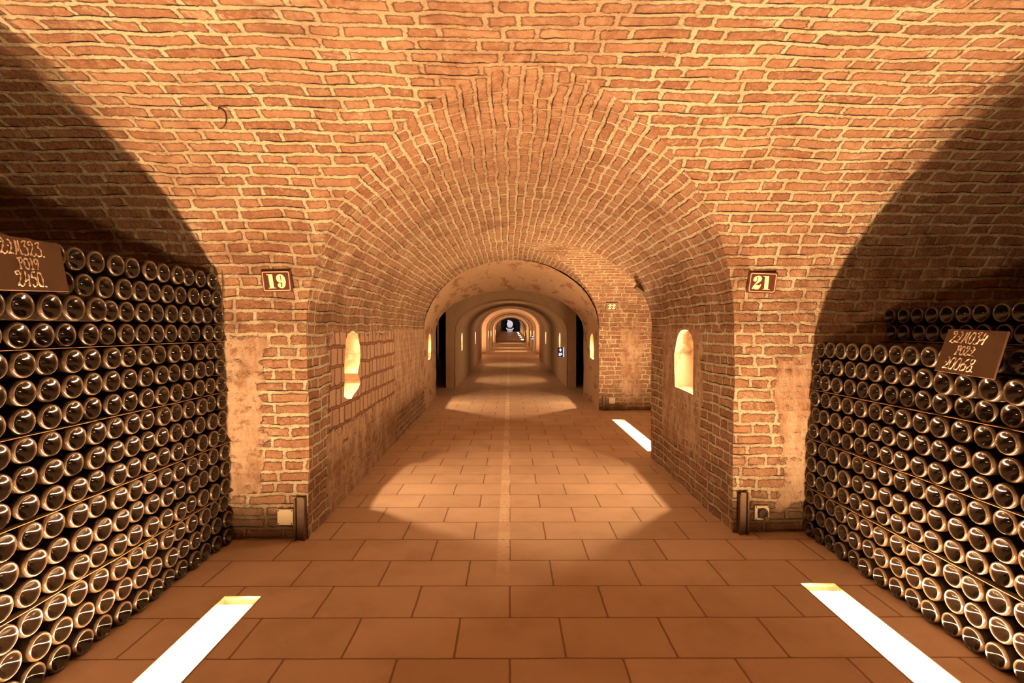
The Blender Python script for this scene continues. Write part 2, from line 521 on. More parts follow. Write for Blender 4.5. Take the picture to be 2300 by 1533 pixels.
psi1 = lambda ph: asin(min(1, sin(ph) * RP / R1))
g1far = lambda ph: C1 + H1 * cos(psi1(ph))
g1near = lambda ph: C1 - H1 * cos(psi1(ph))
g2near = lambda ph: C2 - H2 * cos(ph)
g2far = lambda ph: C2 + H2 * cos(ph)
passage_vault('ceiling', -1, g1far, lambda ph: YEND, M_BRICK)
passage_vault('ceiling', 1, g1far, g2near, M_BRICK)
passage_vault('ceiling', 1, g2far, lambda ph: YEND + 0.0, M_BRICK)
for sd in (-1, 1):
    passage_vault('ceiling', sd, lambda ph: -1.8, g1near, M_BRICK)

# walls: plain patch along X (faces of the piers) and along Y (corridor sides)
def face_wall(name, y, x0, x1, z0, z1, mat, step=0.05):
    rows = []
    for z in span(z0, z1, step):
        rows.append([(P(x, y, z), (x, z)) for x in span(x0, x1, step)])
    o = grid(name, rows, mat)
    return o

face_wall('wall_far_left', C1 + H1, -6.0, xl(C1 + H1), 0, ZS, M_PIER)
face_wall('wall_far_right', C1 + H1, XR, 6.0, 0, ZS, M_PIER)
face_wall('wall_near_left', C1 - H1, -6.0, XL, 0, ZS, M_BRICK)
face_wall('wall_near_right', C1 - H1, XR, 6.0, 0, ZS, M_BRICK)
face_wall('wall_second_far_right', C2 + H2, XR, 6.0, 0, ZS, M_PIER2)
face_wall('wall_second_near_right', C2 - H2, XR, 6.0, 0, ZS, M_BRICK)

def long_wall(name, xf, y0, y1, z0, z1, mat, step=0.05, niches=(), amp=0.008):
    """corridor side wall; niches = (y centre, outline [(dy, z)...]). Leaves real openings with lit cavities behind."""
    ys = span(y0, y1, step); zs = span(z0, z1, step)
    verts, uvs, faces, index = [], [], [], {}
    def vert(i, j):
        k = (i, j)
        if k not in index:
            y, z = ys[i], zs[j]
            index[k] = len(verts); verts.append(P(xf(y), y, z, amp)); uvs.append((y, z))
        return index[k]
    holes = []
    for yc, outl in niches:
        i0 = max(i for i, y in enumerate(ys) if y < yc + min(p[0] for p in outl) - 0.01)
        i1 = min(i for i, y in enumerate(ys) if y > yc + max(p[0] for p in outl) + 0.01)
        j0 = max(j for j, z in enumerate(zs) if z < min(p[1] for p in outl) - 0.01)
        up = [j for j, z in enumerate(zs) if z > max(p[1] for p in outl) + 0.01]
        j1 = min(up) if up else len(zs) - 1
        holes.append((i0, i1, j0, j1, yc, outl))
    for i in range(len(ys) - 1):
        for j in range(len(zs) - 1):
            if any(h[0] <= i < h[1] and h[2] <= j < h[3] for h in holes): continue
            faces.append((vert(i, j), vert(i + 1, j), vert(i + 1, j + 1), vert(i, j + 1)))
    for (i0, i1, j0, j1, yc, outl) in holes:
        ring = [vert(i, j0) for i in range(i0, i1)] + [vert(i1, j) for j in range(j0, j1)] + [vert(i, j1) for i in range(i1, i0, -1)] + [vert(i0, j) for j in range(j1, j0, -1)]
        inner = []
        for dy, z in outl:
            y = yc + dy
            inner.append(len(verts)); verts.append(P(xf(y), y, z, amp)); uvs.append((y, z))
        bm = bmesh.new()
        # fill in the 2-D (y, z) plane
        vv = {}
        for loop in (ring, inner):
            for a in loop: vv[a] = bm.verts.new((uvs[a][0], uvs[a][1], 0))
            for a, b in zip(loop, loop[1:] + loop[:1]): bm.edges.new((vv[a], vv[b]))
        inv = {v: k for k, v in vv.items()}
        res = bmesh.ops.triangle_fill(bm, use_beauty=True, use_dissolve=False, edges=bm.edges[:])
        pin = [(yc + dy, z) for dy, z in outl]
        def inside(px, pz):
            c = False
            for k in range(len(pin)):
                (xa, za), (xb, zb) = pin[k], pin[k - 1]
                if (za > pz) != (zb > pz) and px < (xb - xa) * (pz - za) / (zb - za) + xa: c = not c
            return c
        for f in bm.faces:
            c = f.calc_center_median()
            if not inside(c.x, c.y):
                faces.append(tuple(inv[v] for v in f.verts))
        bm.free()
    o = mesh_obj(name, verts, faces, mat, None, uvs, False)
    o['kind'] = 'structure'
    return o

def niche_cavity(xw, yc, outl, side, depth=0.37, reveal=0.36, ztop=1.56, hw=0.27, lamp_z=1.15, lamp_d=0.135, dy_lamp=-0.07, aim=-0.60, power=NICHE_W, amp=0.008):
    """hollow behind the opening; the lamp sits above the top of the opening, out of sight."""
    verts, faces = [], []
    n = len(outl)
    zb = min(p[1] for p in outl) - 0.01
    for k, (dy, z) in enumerate(outl):
        verts.append(P(xw(yc + dy), yc + dy, z, amp))
    for k, (dy, z) in enumerate(outl):
        verts.append((xw(yc + dy) + side * reveal, yc + dy + SHEAR * xw(yc), z))
    for k in range(n):
        faces.append((k, (k + 1) % n, n + (k + 1) % n, n + k))
    faces.append(tuple(range(n, 2 * n)))
    o = mesh_obj('trim_niche', verts, faces, M_NICHE)
    o['kind'] = 'structure'
    if power > 0:
        pos = (xw(yc) + side * lamp_d, yc + dy_lamp + SHEAR * xw(yc), lamp_z)
        ld = bpy.data.lights.new('niche_glow', 'POINT')
        ld.energy = power * 0.012; ld.color = (1.0, 0.66, 0.33); ld.shadow_soft_size = 0.02
        lo = link(bpy.data.objects.new('niche_glow', ld)); lo.location = (pos[0] + side * 0.10, pos[1], pos[2])
        ld = bpy.data.lights.new('niche_spot', 'SPOT')
        ld.energy = power; ld.color = (1.0, 0.64, 0.33); ld.shadow_soft_size = 0.014
        ld.spot_size = radians(150); ld.spot_blend = 1.0
        lo = link(bpy.data.objects.new('niche_spot', ld)); lo.location = pos
        lo.rotation_euler = Vector((-side * 1.0, 0.0, aim)).to_track_quat('-Z', 'Y').to_euler()
    return o

def arch_outline(hw, z0, z1, n=12, seed=1, rag=0.01):
    rnd = random.Random(seed)
    pts = [(-hw, z0), (-hw * 0.3, z0 - 0.01), (hw * 0.3, z0 + 0.005), (hw, z0)]
    for z in (z0 + (z1 - z0) * 0.22, z0 + (z1 - z0) * 0.42):
        pts.append((hw + rnd.uniform(-rag, rag), z))
    zs = z0 + (z1 - z0) * 0.62
    for k in range(n + 1):
        a = pi * k / n
        pts.append((hw * cos(a) + rnd.uniform(-rag, rag) * 0.5, zs + (z1 - zs) * sin(a)))
    for z in (z0 + (z1 - z0) * 0.42, z0 + (z1 - z0) * 0.22):
        pts.append((-hw + rnd.uniform(-rag, rag), z))
    return pts

# left niche (ragged) and right niche (neat arch), measured on the walls
YN = 3.92
left_out = [(3.69, .728), (3.76, .700), (3.86, .690), (3.92, .712), (3.99, .727), (4.05, .745), (4.10, .776), (4.085, .82), (4.04, .86), (4.07, .90), (4.10, .936), (4.115, 1.0), (4.10, 1.064), (4.08, 1.12), (4.04, 1.166), (3.95, 1.193), (3.86, 1.199), (3.79, 1.17), (3.74, 1.133), (3.715, 1.05), (3.70, .95), (3.705, .83)]
left_out = [(y + 0.03 - YN, min(z, 1.185)) for y, z in left_out]
right_out = [(3.734, .733), (3.87, .737), (4.02, .740), (4.16, .742), (4.165, .86), (4.16, .996), (4.11, 1.10), (4.07, 1.155), (4.02, 1.182), (3.95, 1.19), (3.887, 1.188), (3.84, 1.178), (3.79, 1.150), (3.755, 1.105), (3.743, 1.05), (3.736, .90)]
right_out = [(y - 0.04 - YN, z) for y, z in right_out]
XLF = lambda y: xl(y)
XRF = lambda y: XR
long_wall('wall_left', XLF, C1 + H1, YEND, 0, ZS, M_LEFT, 0.05, [(YN, left_out)])
niche_cavity(XLF, YN, left_out, -1)
long_wall('wall_right', XRF, C1 + H1, C2 - H2, 0, ZS, M_RIGHT, 0.05, [(YN, right_out)])
niche_cavity(XRF, YN, right_out, 1)
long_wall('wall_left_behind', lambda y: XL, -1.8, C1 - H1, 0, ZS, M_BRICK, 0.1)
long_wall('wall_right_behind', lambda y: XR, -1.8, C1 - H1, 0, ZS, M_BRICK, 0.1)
# closing walls of the side galleries and behind the camera
mesh_obj('wall_left_end', [(-6, -0.2, 0), (-6, 3.2, 0), (-6, 3.2, 2.4), (-6, -0.2, 2.4)], [(0, 1, 2, 3)], M_DARKBRICK, None, [(0, 0), (3.4, 0), (3.4, 2.4), (0, 2.4)])['kind'] = 'structure'
mesh_obj('wall_right_end', [(6, -0.2, 0), (6, 8.2, 0), (6, 8.2, 2.4), (6, -0.2, 2.4)], [(0, 1, 2, 3)], M_DARKBRICK, None, [(0, 0), (8.4, 0), (8.4, 2.4), (0, 2.4)])['kind'] = 'structure'
mesh_obj('wall_behind', [(-1.4, -1.8, 0), (1.6, -1.8, 0), (1.6, -1.8, 2.4), (-1.4, -1.8, 2.4)], [(0, 1, 2, 3)], M_DARKBRICK, None, [(0, 0), (3, 0), (3, 2.4), (0, 2.4)])['kind'] = 'structure'

# ------------------------------------------------------------------ far corridor: profile sweeps
def profile(x0, x1, zs, zc, n=28):
    xc, w = (x0 + x1) / 2, (x1 - x0) / 2
    arch = [(xc - w * cos(pi * k / n), zs + (zc - zs) * sin(pi * k / n)) for k in range(n + 1)]
    return arch
def sweep(name, secs, mat, walls=True, amp=0.004):
    """secs: (y, x0, x1, zs, zc)"""
    rows = []
    for (y, x0, x1, zs, zc) in secs:
        pr = profile(x0, x1, zs, zc)
        if walls: pr = [(x0, zs * k / 6) for k in range(6)] + pr + [(x1, zs * k / 6) for k in range(5, -1, -1)]
        s = 0; row = []
        for i, (x, z) in enumerate(pr):
            if i: s += math.hypot(x - pr[i - 1][0], z - pr[i - 1][1])
            row.append((P(x, y, z, amp), (y, s)))
        rows.append(row)
    return grid(name, rows, mat)
def lerp_secs(a, b, n):
    return [tuple(a[i] + (b[i] - a[i]) * k / n for i in range(5)) for k in range(n + 1)]
def arch_face(name, y, sec, Wd, H, mat, lip=0.0, amp=0.004, ylip=0.0):
    x0, x1, zs, zc = sec
    pr = [(x0, zs * k / 6) for k in range(6)] + profile(x0, x1, zs, zc) + [(x1, zs * k / 6) for k in range(5, -1, -1)]
    xc = (x0 + x1) / 2
    rows = [[], [], []]
    for x, z in pr:
        if z < zs: ox, oz = (xc - Wd if x < xc else xc + Wd), z
        else:
            a = atan2(z - zs, x - xc)
            t = min(Wd / max(1e-6, abs(cos(a))), (H - zs) / max(1e-6, abs(sin(a))))
            ox, oz = xc + t * cos(a), zs + t * sin(a)
        lx, lz = (x + (0.05 if x > xc else -0.05), z) if z < zs else (x + 0.05 * cos(atan2(z - zs, x - xc)), z + 0.05 * sin(atan2(z - zs, x - xc)))
        rows[0].append((P(x, y + ylip, z, amp), (x, z)))
        rows[1].append((P(lx, y, lz, amp), (lx, lz)))
        rows[2].append((P(ox, y, oz, amp), (ox, oz)))
    return grid(name, rows, mat)

# plastered pass through the second pier
S0 = (YEND, xl(YEND), XR, 1.155, ZS + RP)
S1 = (9.50, -1.33, 1.34, 1.155, 1.90)
sweep('ceiling', lerp_secs(S0, S1, 30), M_PLAST, walls=False, amp=0.012)
wl = lambda y: xl(YEND) + (-1.33 - xl(YEND)) * (y - YEND) / (9.5 - YEND)
wr = lambda y: XR + (1.34 - XR) * (y - YEND) / (9.5 - YEND)
n2 = arch_outline(0.21, 0.72, 1.12, 10, 3, 0.02)
def skew_wall(name, xf, mat, nich):
    return long_wall(name, xf, YEND, 9.5, 0, 1.155, mat, 0.05, nich)
YN2 = 8.42
skew_wall('wall_second_left', wl, M_PLAST, [(YN2, n2)])
skew_wall('wall_second_right', wr, M_PLAST, [(YN2, n2)])
niche_cavity(wl, YN2, n2, -1, lamp_z=1.05)
niche_cavity(wr, YN2, n2, 1, lamp_z=1.05)
# narrow unlit gap between the second pier and the long rendered tunnel
arch_face('wall_gap_front', 9.50, (-1.33, 1.34, 1.155, 1.90), 1.84, 2.4, M_DARKBRICK)
def box_room(y0, y1, hx, h, mat, name):
    rows = [[(P(-hx, y, 0), (y, 0)), (P(-hx, y, h), (y, h)), (P(hx, y, h), (y, h + 2 * hx)), (P(hx, y, 0), (y, 2 * h + 2 * hx))] for y in (y0, y1)]
    return grid(name, rows, mat, smooth=False)
box_room(9.50, 12.6, 1.85, 2.35, M_DARKBRICK, 'wall_gap')
# long rendered tunnel
T = [(10.72, -1.11, 1.17, 1.10, 1.80), (11.4, -1.07, 1.14, 1.14, 1.84), (15, -1.10, 1.17, 1.18, 1.93), (21.9, -1.17, 1.24, 1.2, 2.02)]
arch_face('wall_tunnel_front', 10.72, T[0][1:], 1.33, 2.35, M_SMOOTH, ylip=0.02)

def tunnel(y0, y1, x0, x1, zs0, zc0, zs1, zc1, nys, seed, pw):
    """rendered tunnel: vault sweep plus side walls with slot niches at nys"""
    a = (y0, x0, x1, zs0, zc0); b = (y1, x0 - 0.06, x1 + 0.06, zs1, zc1)
    secs = lerp_secs(a, b, int((y1 - y0) / 0.3))
    sweep('ceiling', secs, M_SMOOTH, walls=False)
    f0 = lambda y: x0 - 0.06 * (y - y0) / (y1 - y0)
    f1 = lambda y: x1 + 0.06 * (y - y0) / (y1 - y0)
    outl = arch_outline(0.17, 0.70, 1.10, 8, seed, 0.01)
    for nm, f, sd in (('wall_tunnel_left', f0, -1), ('wall_tunnel_right', f1, 1)):
        long_wall(nm, f, y0, y1, 0, (zs0 + zs1) / 2 + 0.02, M_SMOOTH, 0.14, [(y, outl) for y in nys], amp=0.004)
        for y in nys:
            niche_cavity(f, y, outl, sd, amp=0.004, power=NICHE_W * pw, lamp_z=0.98, dy_lamp=-0.03, aim=-0.15)
tunnel(10.72, 21.9, -1.11, 1.17, 1.16, 1.80, 1.20, 2.02, [12.35, 17.6], 5, 0.75)
# open, lit bays further on, and the rendered tunnels between them
def bay_box(y0, y1, hx, mat, sec0, sec1):
    arch_face('wall_bay', y0, sec0, hx, 2.5, M_SMOOTH)
    arch_face('wall_bay', y1, sec1, hx, 2.5, M_SMOOTH)
    rows = []
    for k in range(13):
        a = pi * k / 12
        y = (y0 + y1) / 2 - (y1 - y0) / 2 * cos(a)
        z = 2.25 + 0.35 * sin(a)
        rows.append([(P(-hx, y, z), (-hx, a)), (P(hx, y, z), (hx, a))])
    grid('ceiling', rows, mat)
    for sx in (-1, 1):
        mesh_obj('wall_bay_side', [(sx * hx, y0, 0), (sx * hx, y1, 0), (sx * hx, y1, 2.6), (sx * hx, y0, 2.6)], [(0, 1, 2, 3)], M_DARKBRICK, None, [(0, 0), (3, 0), (3, 2.6), (0, 2.6)])['kind'] = 'structure'
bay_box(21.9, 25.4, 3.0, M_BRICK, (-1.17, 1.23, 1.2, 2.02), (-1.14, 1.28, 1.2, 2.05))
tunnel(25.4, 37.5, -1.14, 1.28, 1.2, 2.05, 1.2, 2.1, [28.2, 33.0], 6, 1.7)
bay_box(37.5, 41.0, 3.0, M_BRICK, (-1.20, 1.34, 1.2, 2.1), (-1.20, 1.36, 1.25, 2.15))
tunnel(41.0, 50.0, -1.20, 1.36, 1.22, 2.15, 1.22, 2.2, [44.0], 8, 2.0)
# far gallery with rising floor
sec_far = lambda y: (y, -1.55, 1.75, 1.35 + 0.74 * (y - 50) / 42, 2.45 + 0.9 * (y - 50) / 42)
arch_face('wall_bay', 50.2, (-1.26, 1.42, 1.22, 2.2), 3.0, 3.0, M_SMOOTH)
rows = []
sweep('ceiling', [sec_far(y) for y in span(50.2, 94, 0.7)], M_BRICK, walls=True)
mesh_obj('wall_end', [(-3, 94, 0), (3.2, 94, 0), (3.2, 94, 4), (-3, 94, 4)], [(0, 1, 2, 3)], simple('dark_end_wall', (0.02, 0.014, 0.02), 0.9), None, [(0, 0), (6, 0), (6, 4), (0, 4)])['kind'] = 'structure'

# ------------------------------------------------------------------ floor (one continuous tiled floor; four panels are let into it)
PANELS = [(-1.285, -1.11, 0.78, 2.34), (1.365, 1.535, 0.85, 2.45), (1.345, 1.515, 5.12, 6.92)]
FARP = [(-1.95, -1.65, 22.6, 24.7), (1.75, 2.05, 22.6, 24.7), (-1.95, -1.65, 38.2, 40.4), (1.75, 2.05, 38.2, 40.4)]
FARP += [(1.2, 1.42, 54.0 + 7.5 * k, 56.2 + 7.5 * k) for k in range(5)]
def floor_z(y):
    return 0.0 if y < 50 else 0.74 * (y - 50) / 42
def build_floor():
    xs = sorted({-6.0, 6.0, *(v for p in PANELS + FARP for v in p[:2])})
    ys = sorted({-1.8, 9.5, 20.0, 50.0, 94.0, *(v for p in PANELS + FARP for v in p[2:])})
    verts, faces, uvs = [], [], []
    for y in ys:
        for x in xs:
            verts.append((x, y, floor_z(y))); uvs.append((x, y + 0.004))
    m = len(xs)
    for j in range(len(ys) - 1):
        for i in range(m - 1):
            cx, cy = (xs[i] + xs[i + 1]) / 2, (ys[j] + ys[j + 1]) / 2
            if any(p[0] < cx < p[1] and p[2] < cy < p[3] for p in PANELS + FARP): continue
            a = j * m + i
            faces.append((a, a + 1, a + m + 1, a + m))
    o = mesh_obj('floor', verts, faces, M_FLOOR, None, uvs)
    o['kind'] = 'structure'
build_floor()

def floor_light(p, label, group, em=None, detail=True):
    x0, x1, y0, y1 = p
    xc, yc = (x0 + x1) / 2, (y0 + y1) / 2
    r = empty('floor_light', (xc, yc, floor_z(yc)))
    tag(r, label, 'floor light', group)
    hx, hy = (x1 - x0) / 2, (y1 - y0) / 2
    dz = (floor_z(y1) - floor_z(y0)) / 2
    bm = bmesh.new()   # sunk tray
    for vs4 in (((-hx, -hy), (-hx, hy)), ((hx, hy), (hx, -hy)), ((-hx, hy), (hx, hy)), ((hx, -hy), (-hx, -hy))):
        (ax, ay), (bx, by) = vs4
        za, zb = dz * ay / hy, dz * by / hy
        bm.faces.new([bm.verts.new(c) for c in ((ax, ay, za + 0.001), (bx, by, zb + 0.001), (bx, by, zb - 0.05), (ax, ay, za - 0.05))])
    bm.faces.new([bm.verts.new(c) for c in ((-hx, -hy, -0.05 - dz), (hx, -hy, -0.05 - dz), (hx, hy, -0.05 + dz), (-hx, hy, -0.05 + dz))])
    bm_obj('tray', bm, M_WHITE, r)
    bm = bmesh.new()   # glowing lamp panel; stops short of the ends of the tray
    e = 0.055 if detail else 0.0
    q = 0.004
    bm.faces.new([bm.verts.new(c) for c in ((-hx + q, -hy + e, -0.011 - dz), (hx - q, -hy + e, -0.011 - dz), (hx - q, hy - e, -0.011 + dz), (-hx + q, hy - e, -0.011 + dz))])
    bm_obj('light_panel', bm, em or M_EMIT, r)
    if detail:
        bm = bmesh.new()   # narrow row of diodes along the middle of the panel
        add_box(bm, -0.007, 0.007, -hy + e + 0.02, hy - e - 0.02, -0.0108, -0.0075)
        bm_obj('led_line', bm, M_LED, r)
    if detail:
        bm = bmesh.new()
        w = 0.006
        add_box(bm, -hx, -hx + w, -hy, hy, -0.008, 0.0015); add_box(bm, hx - w, hx, -hy, hy, -0.008, 0.0015)
        add_box(bm, -hx + w, hx - w, hy - w, hy, -0.008, 0.0015); add_box(bm, -hx + w, hx - w, -hy, -hy + w, -0.008, 0.0015)
        bm_obj('frame', bm, M_METAL, r)
        bm = bmesh.new()
        bm.faces.new([bm.verts.new(c) for c in ((-hx + w, -hy + w, -0.003), (hx - w, -hy + w, -0.003), (hx - w, hy - w, -0.003), (-hx + w, hy - w, -0.003))])
        bm_obj('cover_glass', bm, M_GLASS, r)
    return r
floor_light(PANELS[0], 'glowing rectangular light panel sunk in the floor before the left bottle stack', 'floor lights of the near bays')
floor_light(PANELS[1], 'glowing rectangular light panel sunk in the floor before the right bottle stack', 'floor lights of the near bays')
floor_light(PANELS[2], 'glowing light panel in the floor before the pier numbered 22', 'floor lights of the near bays')
M_EMIT_FAR = emit_mat('lit_far_panel', WARM, 14.0)
for i, p in enumerate(FARP):
    side = 'left' if p[0] < 0 else 'right'
    if i < 4:
        lab = 'small glowing floor panel in the %s lit bay beyond the rendered tunnel, %s side' % (('first', 'first', 'second', 'second')[i], side)
    else:
        lab = 'tiny lit floor panel by the far right wall, %s from the front' % ('first', 'second', 'third', 'fourth', 'fifth')[i - 4]
    floor_light(p, lab, 'floor lights far down the corridor', M_EMIT_FAR, detail=False)

# ================================================================== BOTTLES
BR = 0.0458
BPROF = [(0, .031), (.008, .0300), (.016, .0255), (.023, .0175), (.0300, .0085), (.0345, .0030), (.0372, .0005), (.0395, 0), (.0422, .0016), (.0442, .006), (.0454, .013), (BR, .026), (BR, .165), (.0445, .182), (.038, .208), (.028, .236), (.020, .262), (.0162, .285), (.0150, .300), (.0172, .301), (.0172, .309), (.0130, .310), (0, .310)]
def bottle_mesh(seg, prof, name):
    bm = bmesh.new(); add_lathe(bm, prof, seg)
    bmesh.ops.recalc_face_normals(bm, faces=bm.faces[:])
    me = bpy.data.meshes.new(name); bm.to_mesh(me); bm.free()
    me.polygons.foreach_set('use_smooth', [True] * len(me.polygons))
    me.materials.append(M_BOTTLE)
    return me
ME_B = bottle_mesh(40, BPROF, 'champagne_bottle')
GP, RPIT, CP = 0.2830, 0.0936, 0.098
def row_z(k):
    return (k // 3) * GP + 0.0462 + (k % 3) * RPIT + 0.0
ORD = ['first', 'second', 'third', 'fourth', 'fifth', 'sixth', 'seventh', 'eighth', 'ninth', 'tenth', 'eleventh', 'twelfth', 'thirteenth', 'fourteenth', 'fifteenth', 'sixteenth', 'seventeenth', 'eighteenth']
def front_x(side, z):
    return (-1.565 - 0.03 * z) if side < 0 else (1.715 + 0.045 * z)
def px(x, y, z):
    """pixel of a place, only used to decide which bottles the picture shows"""
    return 1145 + 1180 * x / y, 738 - 1180 * (z - 1.2) / y
def vault_y(c, h, rise, x, z):
    return c + h * sqrt(max(0, 1 - (max(0, z - ZS) / rise) ** 2)) + SHEAR * x
slots = []
rb = random.Random(11)
for side, nrow, y_far in ((-1, 16, 2.912), (1, 12, 3.012)):
    for k in range(nrow):
        z = row_z(k)
        sh0 = rb.uniform(-0.024, 0.0)
        if z > ZS: sh0 += min(0.0, vault_y(C1, H1, R1, front_x(side, z) + side * 0.3, z + 0.03) - 0.05 - y_far)
        for c in range(18):
            y = y_far + sh0 - CP * c + rb.uniform(-0.0014, 0.0014)
            x = front_x(side, z) + rb.uniform(-0.008, 0.008)
            label_row = k
            if side < 0 and k == 13 and y < 1.93: x = -1.50 + rb.uniform(-0.004, 0.004)
            if side > 0 and k == 10 and y < 2.12: x = 1.68 + rb.uniform(-0.004, 0.004)
            if side < 0 and k > 13 and y < 1.74 and False: continue
            slots.append([side, 'front', k, c, nrow, x, y, z])
# raised rear rows behind the lower right stack
for k in (12, 13):
    sh = rb.uniform(-0.01, 0.01)
    for c in range(15):
        slots.append([1, 'rear', k, c, 14, 2.20 + rb.uniform(-0.006, 0.006), 3.03 - CP * c + sh + rb.uniform(-0.002, 0.002), row_z(k)])
def in_frame(s):
    x, y, z = s[5], s[6], s[7]
    u, v = px(x, y, z)
    R = 0.6 * 0.09 * 1180 / y
    return -R < u < 2300 + R and -R < v < 1533 + R
vis = [s for s in slots if s[6] > 0.8 and in_frame(s)]
vis.sort(key=lambda s: (s[5] ** 2 + s[6] ** 2 + (s[7] - 1.2) ** 2))
chosen = vis[:300]
chosen_ids = {id(s) for s in chosen}
def basis(side, ty=0.0, tz=0.0, roll=0.0):
    # local +Z (towards the neck) points away from the corridor
    r = Matrix.Rotation(radians(90) * side, 4, 'Y')
    return Matrix.Rotation(tz, 4, 'Z') @ Matrix.Rotation(ty, 4, 'Y') @ r @ Matrix.Rotation(roll, 4, 'Z')
for s in sorted(chosen, key=lambda s: (s[0], s[2], s[3])):
    side, where, k, c, nrow, x, y, z = s
    o = bpy.data.objects.new('champagne_bottle', ME_B)
    o.matrix_world = Matrix.Translation((x, y, z)) @ basis(side, rb.uniform(-.004, .004), rb.uniform(-.007, .007), rb.uniform(0, 6.28))
    link(o)
    if where == 'rear':
        lab = 'dark bottle in the raised rear rows at right, %s row, %s from the pier' % ('upper' if k == 13 else 'lower', ORD[c])
    else:
        sd = 'left' if side < 0 else 'right'
        if k < nrow / 2:
            lab = 'dark champagne bottle in the %s stack, %s row above the floor, %s from the pier' % (sd, ORD[k], ORD[c])
        else:
            lab = 'dark champagne bottle in the %s stack, %s row below the top, %s from the pier' % (sd, ORD[nrow - 1 - k], ORD[c])
    tag(o, lab, 'bottle', 'champagne bottles in the %s' % ('left stack' if side < 0 else ('raised rear rows' if where == 'rear' else 'right stack')))
def bottle_mass(name, items, seg, label):
    prof = BPROF if seg > 16 else [BPROF[i] for i in (0, 2, 4, 6, 8, 10, 11, 12, 14, 16, 18, 22)]
    verts, faces = [], []
    bm = bmesh.new(); add_lathe(bm, prof, seg)
    bmesh.ops.recalc_face_normals(bm, faces=bm.faces[:])
    tv = [v.co.copy() for v in bm.verts]; tf = [[v.index for v in f.verts] for f in bm.faces]
    bm.verts.index_update(); tf = [[v.index for v in f.verts] for f in bm.faces]
    bm.free()
    at = []
    for side, x, y, z in items:
        M = Matrix.Translation((x, y, z)) @ basis(side, rb.uniform(-.004, .004), rb.uniform(-.007, .007))
        b = len(verts)
        verts += [tuple(M @ v) for v in tv]
        faces += [tuple(b + i for i in f) for f in tf]
        at += [tuple(v) for v in tv]
    o = mesh_obj(name, verts, faces, None or M_BMASS, None, None, True)
    a = o.data.attributes.new('local', 'FLOAT_VECTOR', 'POINT')
    a.data.foreach_set('vector', [c for v in at for c in v])
    tag(o, label, 'bottles', None, 'stuff')
    return o
def bottle_mass_mat():
    t = NT('dark_bottle_glass_far')
    o = t.n('ShaderNodeAttribute', attribute_name='local').outputs['Vector']; s = t.sep(o)
    r = t.m('SQRT', t.m('ADD', t.m('MULTIPLY', s[0], s[0]), t.m('MULTIPLY', s[1], s[1])))
    n1 = t.noise(t.pos(), 60.0, 4, 0.6)
    ring = t.m('MULTIPLY', t.ramp(r, 0.0325, 0.0375), t.ramp(s[2], 0.007, 0.014, 1.0, 0.06))  # base ring in a lighter colour, imitating light in the thick glass
    f = t.m('MULTIPLY', t.m('MULTIPLY', ring, t.m('ADD', 0.55, t.m('MULTIPLY', t.ramp(n1, 0.4, 0.7), 0.45))), 0.87)
    c = t.mix(f, (0.009, 0.005, 0.003), (0.092, 0.058, 0.036))
    return t.finish(c, t.m('ADD', 0.10, t.m('MULTIPLY', f, 0.16)), n1, 0.0006, 0.5, 0.6, IOR=1.5)
M_BMASS = bottle_mass_mat()
for side, nm in ((-1, 'left'), (1, 'right')):
    rest = [(s[0], s[5], s[6], s[7]) for s in slots if s[0] == side and id(s) not in chosen_ids and s[6] > 1.22]
    bottle_mass('far_bottles', rest, 32, 'dark bottle bases of the %s stack that recede towards the brick pier' % nm)
    deep = []
    for s in slots:
        if s[0] != side or s[1] != 'front' or s[6] < 1.1: continue
        deep.append((side, front_x(side, s[7]) + side * 0.345, s[6] + SHEAR * side * 0.5, s[7]))
        if side > 0: deep.append((side, 2.20 + 0.33, s[6], s[7]))
    if side > 0:
        for k in range(8, 12):
            for c in range(18): deep.append((1, 2.20, 3.02 - CP * c, row_z(k)))
        for k in (12, 13):
            for c in range(18): deep.append((1, 2.53, 3.02 - CP * c, row_z(k)))
    bottle_mass('hidden_bottles', deep, 12, 'dark bottles lying deeper inside the %s stack behind the front layer' % nm)

# laths that lie between every third row
lr = random.Random(3)
def lath(side, g, y0, y1, rear=False):
    z = g * GP - 0.0012
    x = front_x(side, z) + side * 0.012 if not rear else 2.215
    bm = bmesh.new()
    n = 14
    secs = []
    for i in range(n + 1):
        y = y0 + (y1 - y0) * i / n
        dx = lr.uniform(-.0025, .0025)
        secs.append([bm.verts.new((x + dx + a, y, z + b)) for a, b in ((-.014, -.0012), (.014, -.0012), (.014, .0012), (-.014, .0012))])
    for a, b in zip(secs[:-1], secs[1:]):
        for k in range(4): bm.faces.new((a[k], a[(k + 1) % 4], b[(k + 1) % 4], b[k]))
    bm.faces.new(secs[0]); bm.faces.new(secs[-1][::-1])
    o = bm_obj('wooden_lath', bm, M_LATH)
    return o
for side, gs, y1 in ((-1, (1, 2, 3, 4), 2.97), (1, (1, 2, 3), 3.06)):
    for i, g in enumerate(gs):
        sd = 'left' if side < 0 else 'right'
        tag(lath(side, g, 1.2, y1), 'thin wooden lath between the rows of the %s bottle stack, %s above the floor' % (sd, ORD[i]), 'lath', 'laths in the %s bottle stack' % sd)
tag(lath(1, 4, 1.2, 3.05, True), 'thin wooden lath under the raised rear rows of bottles at right', 'lath')

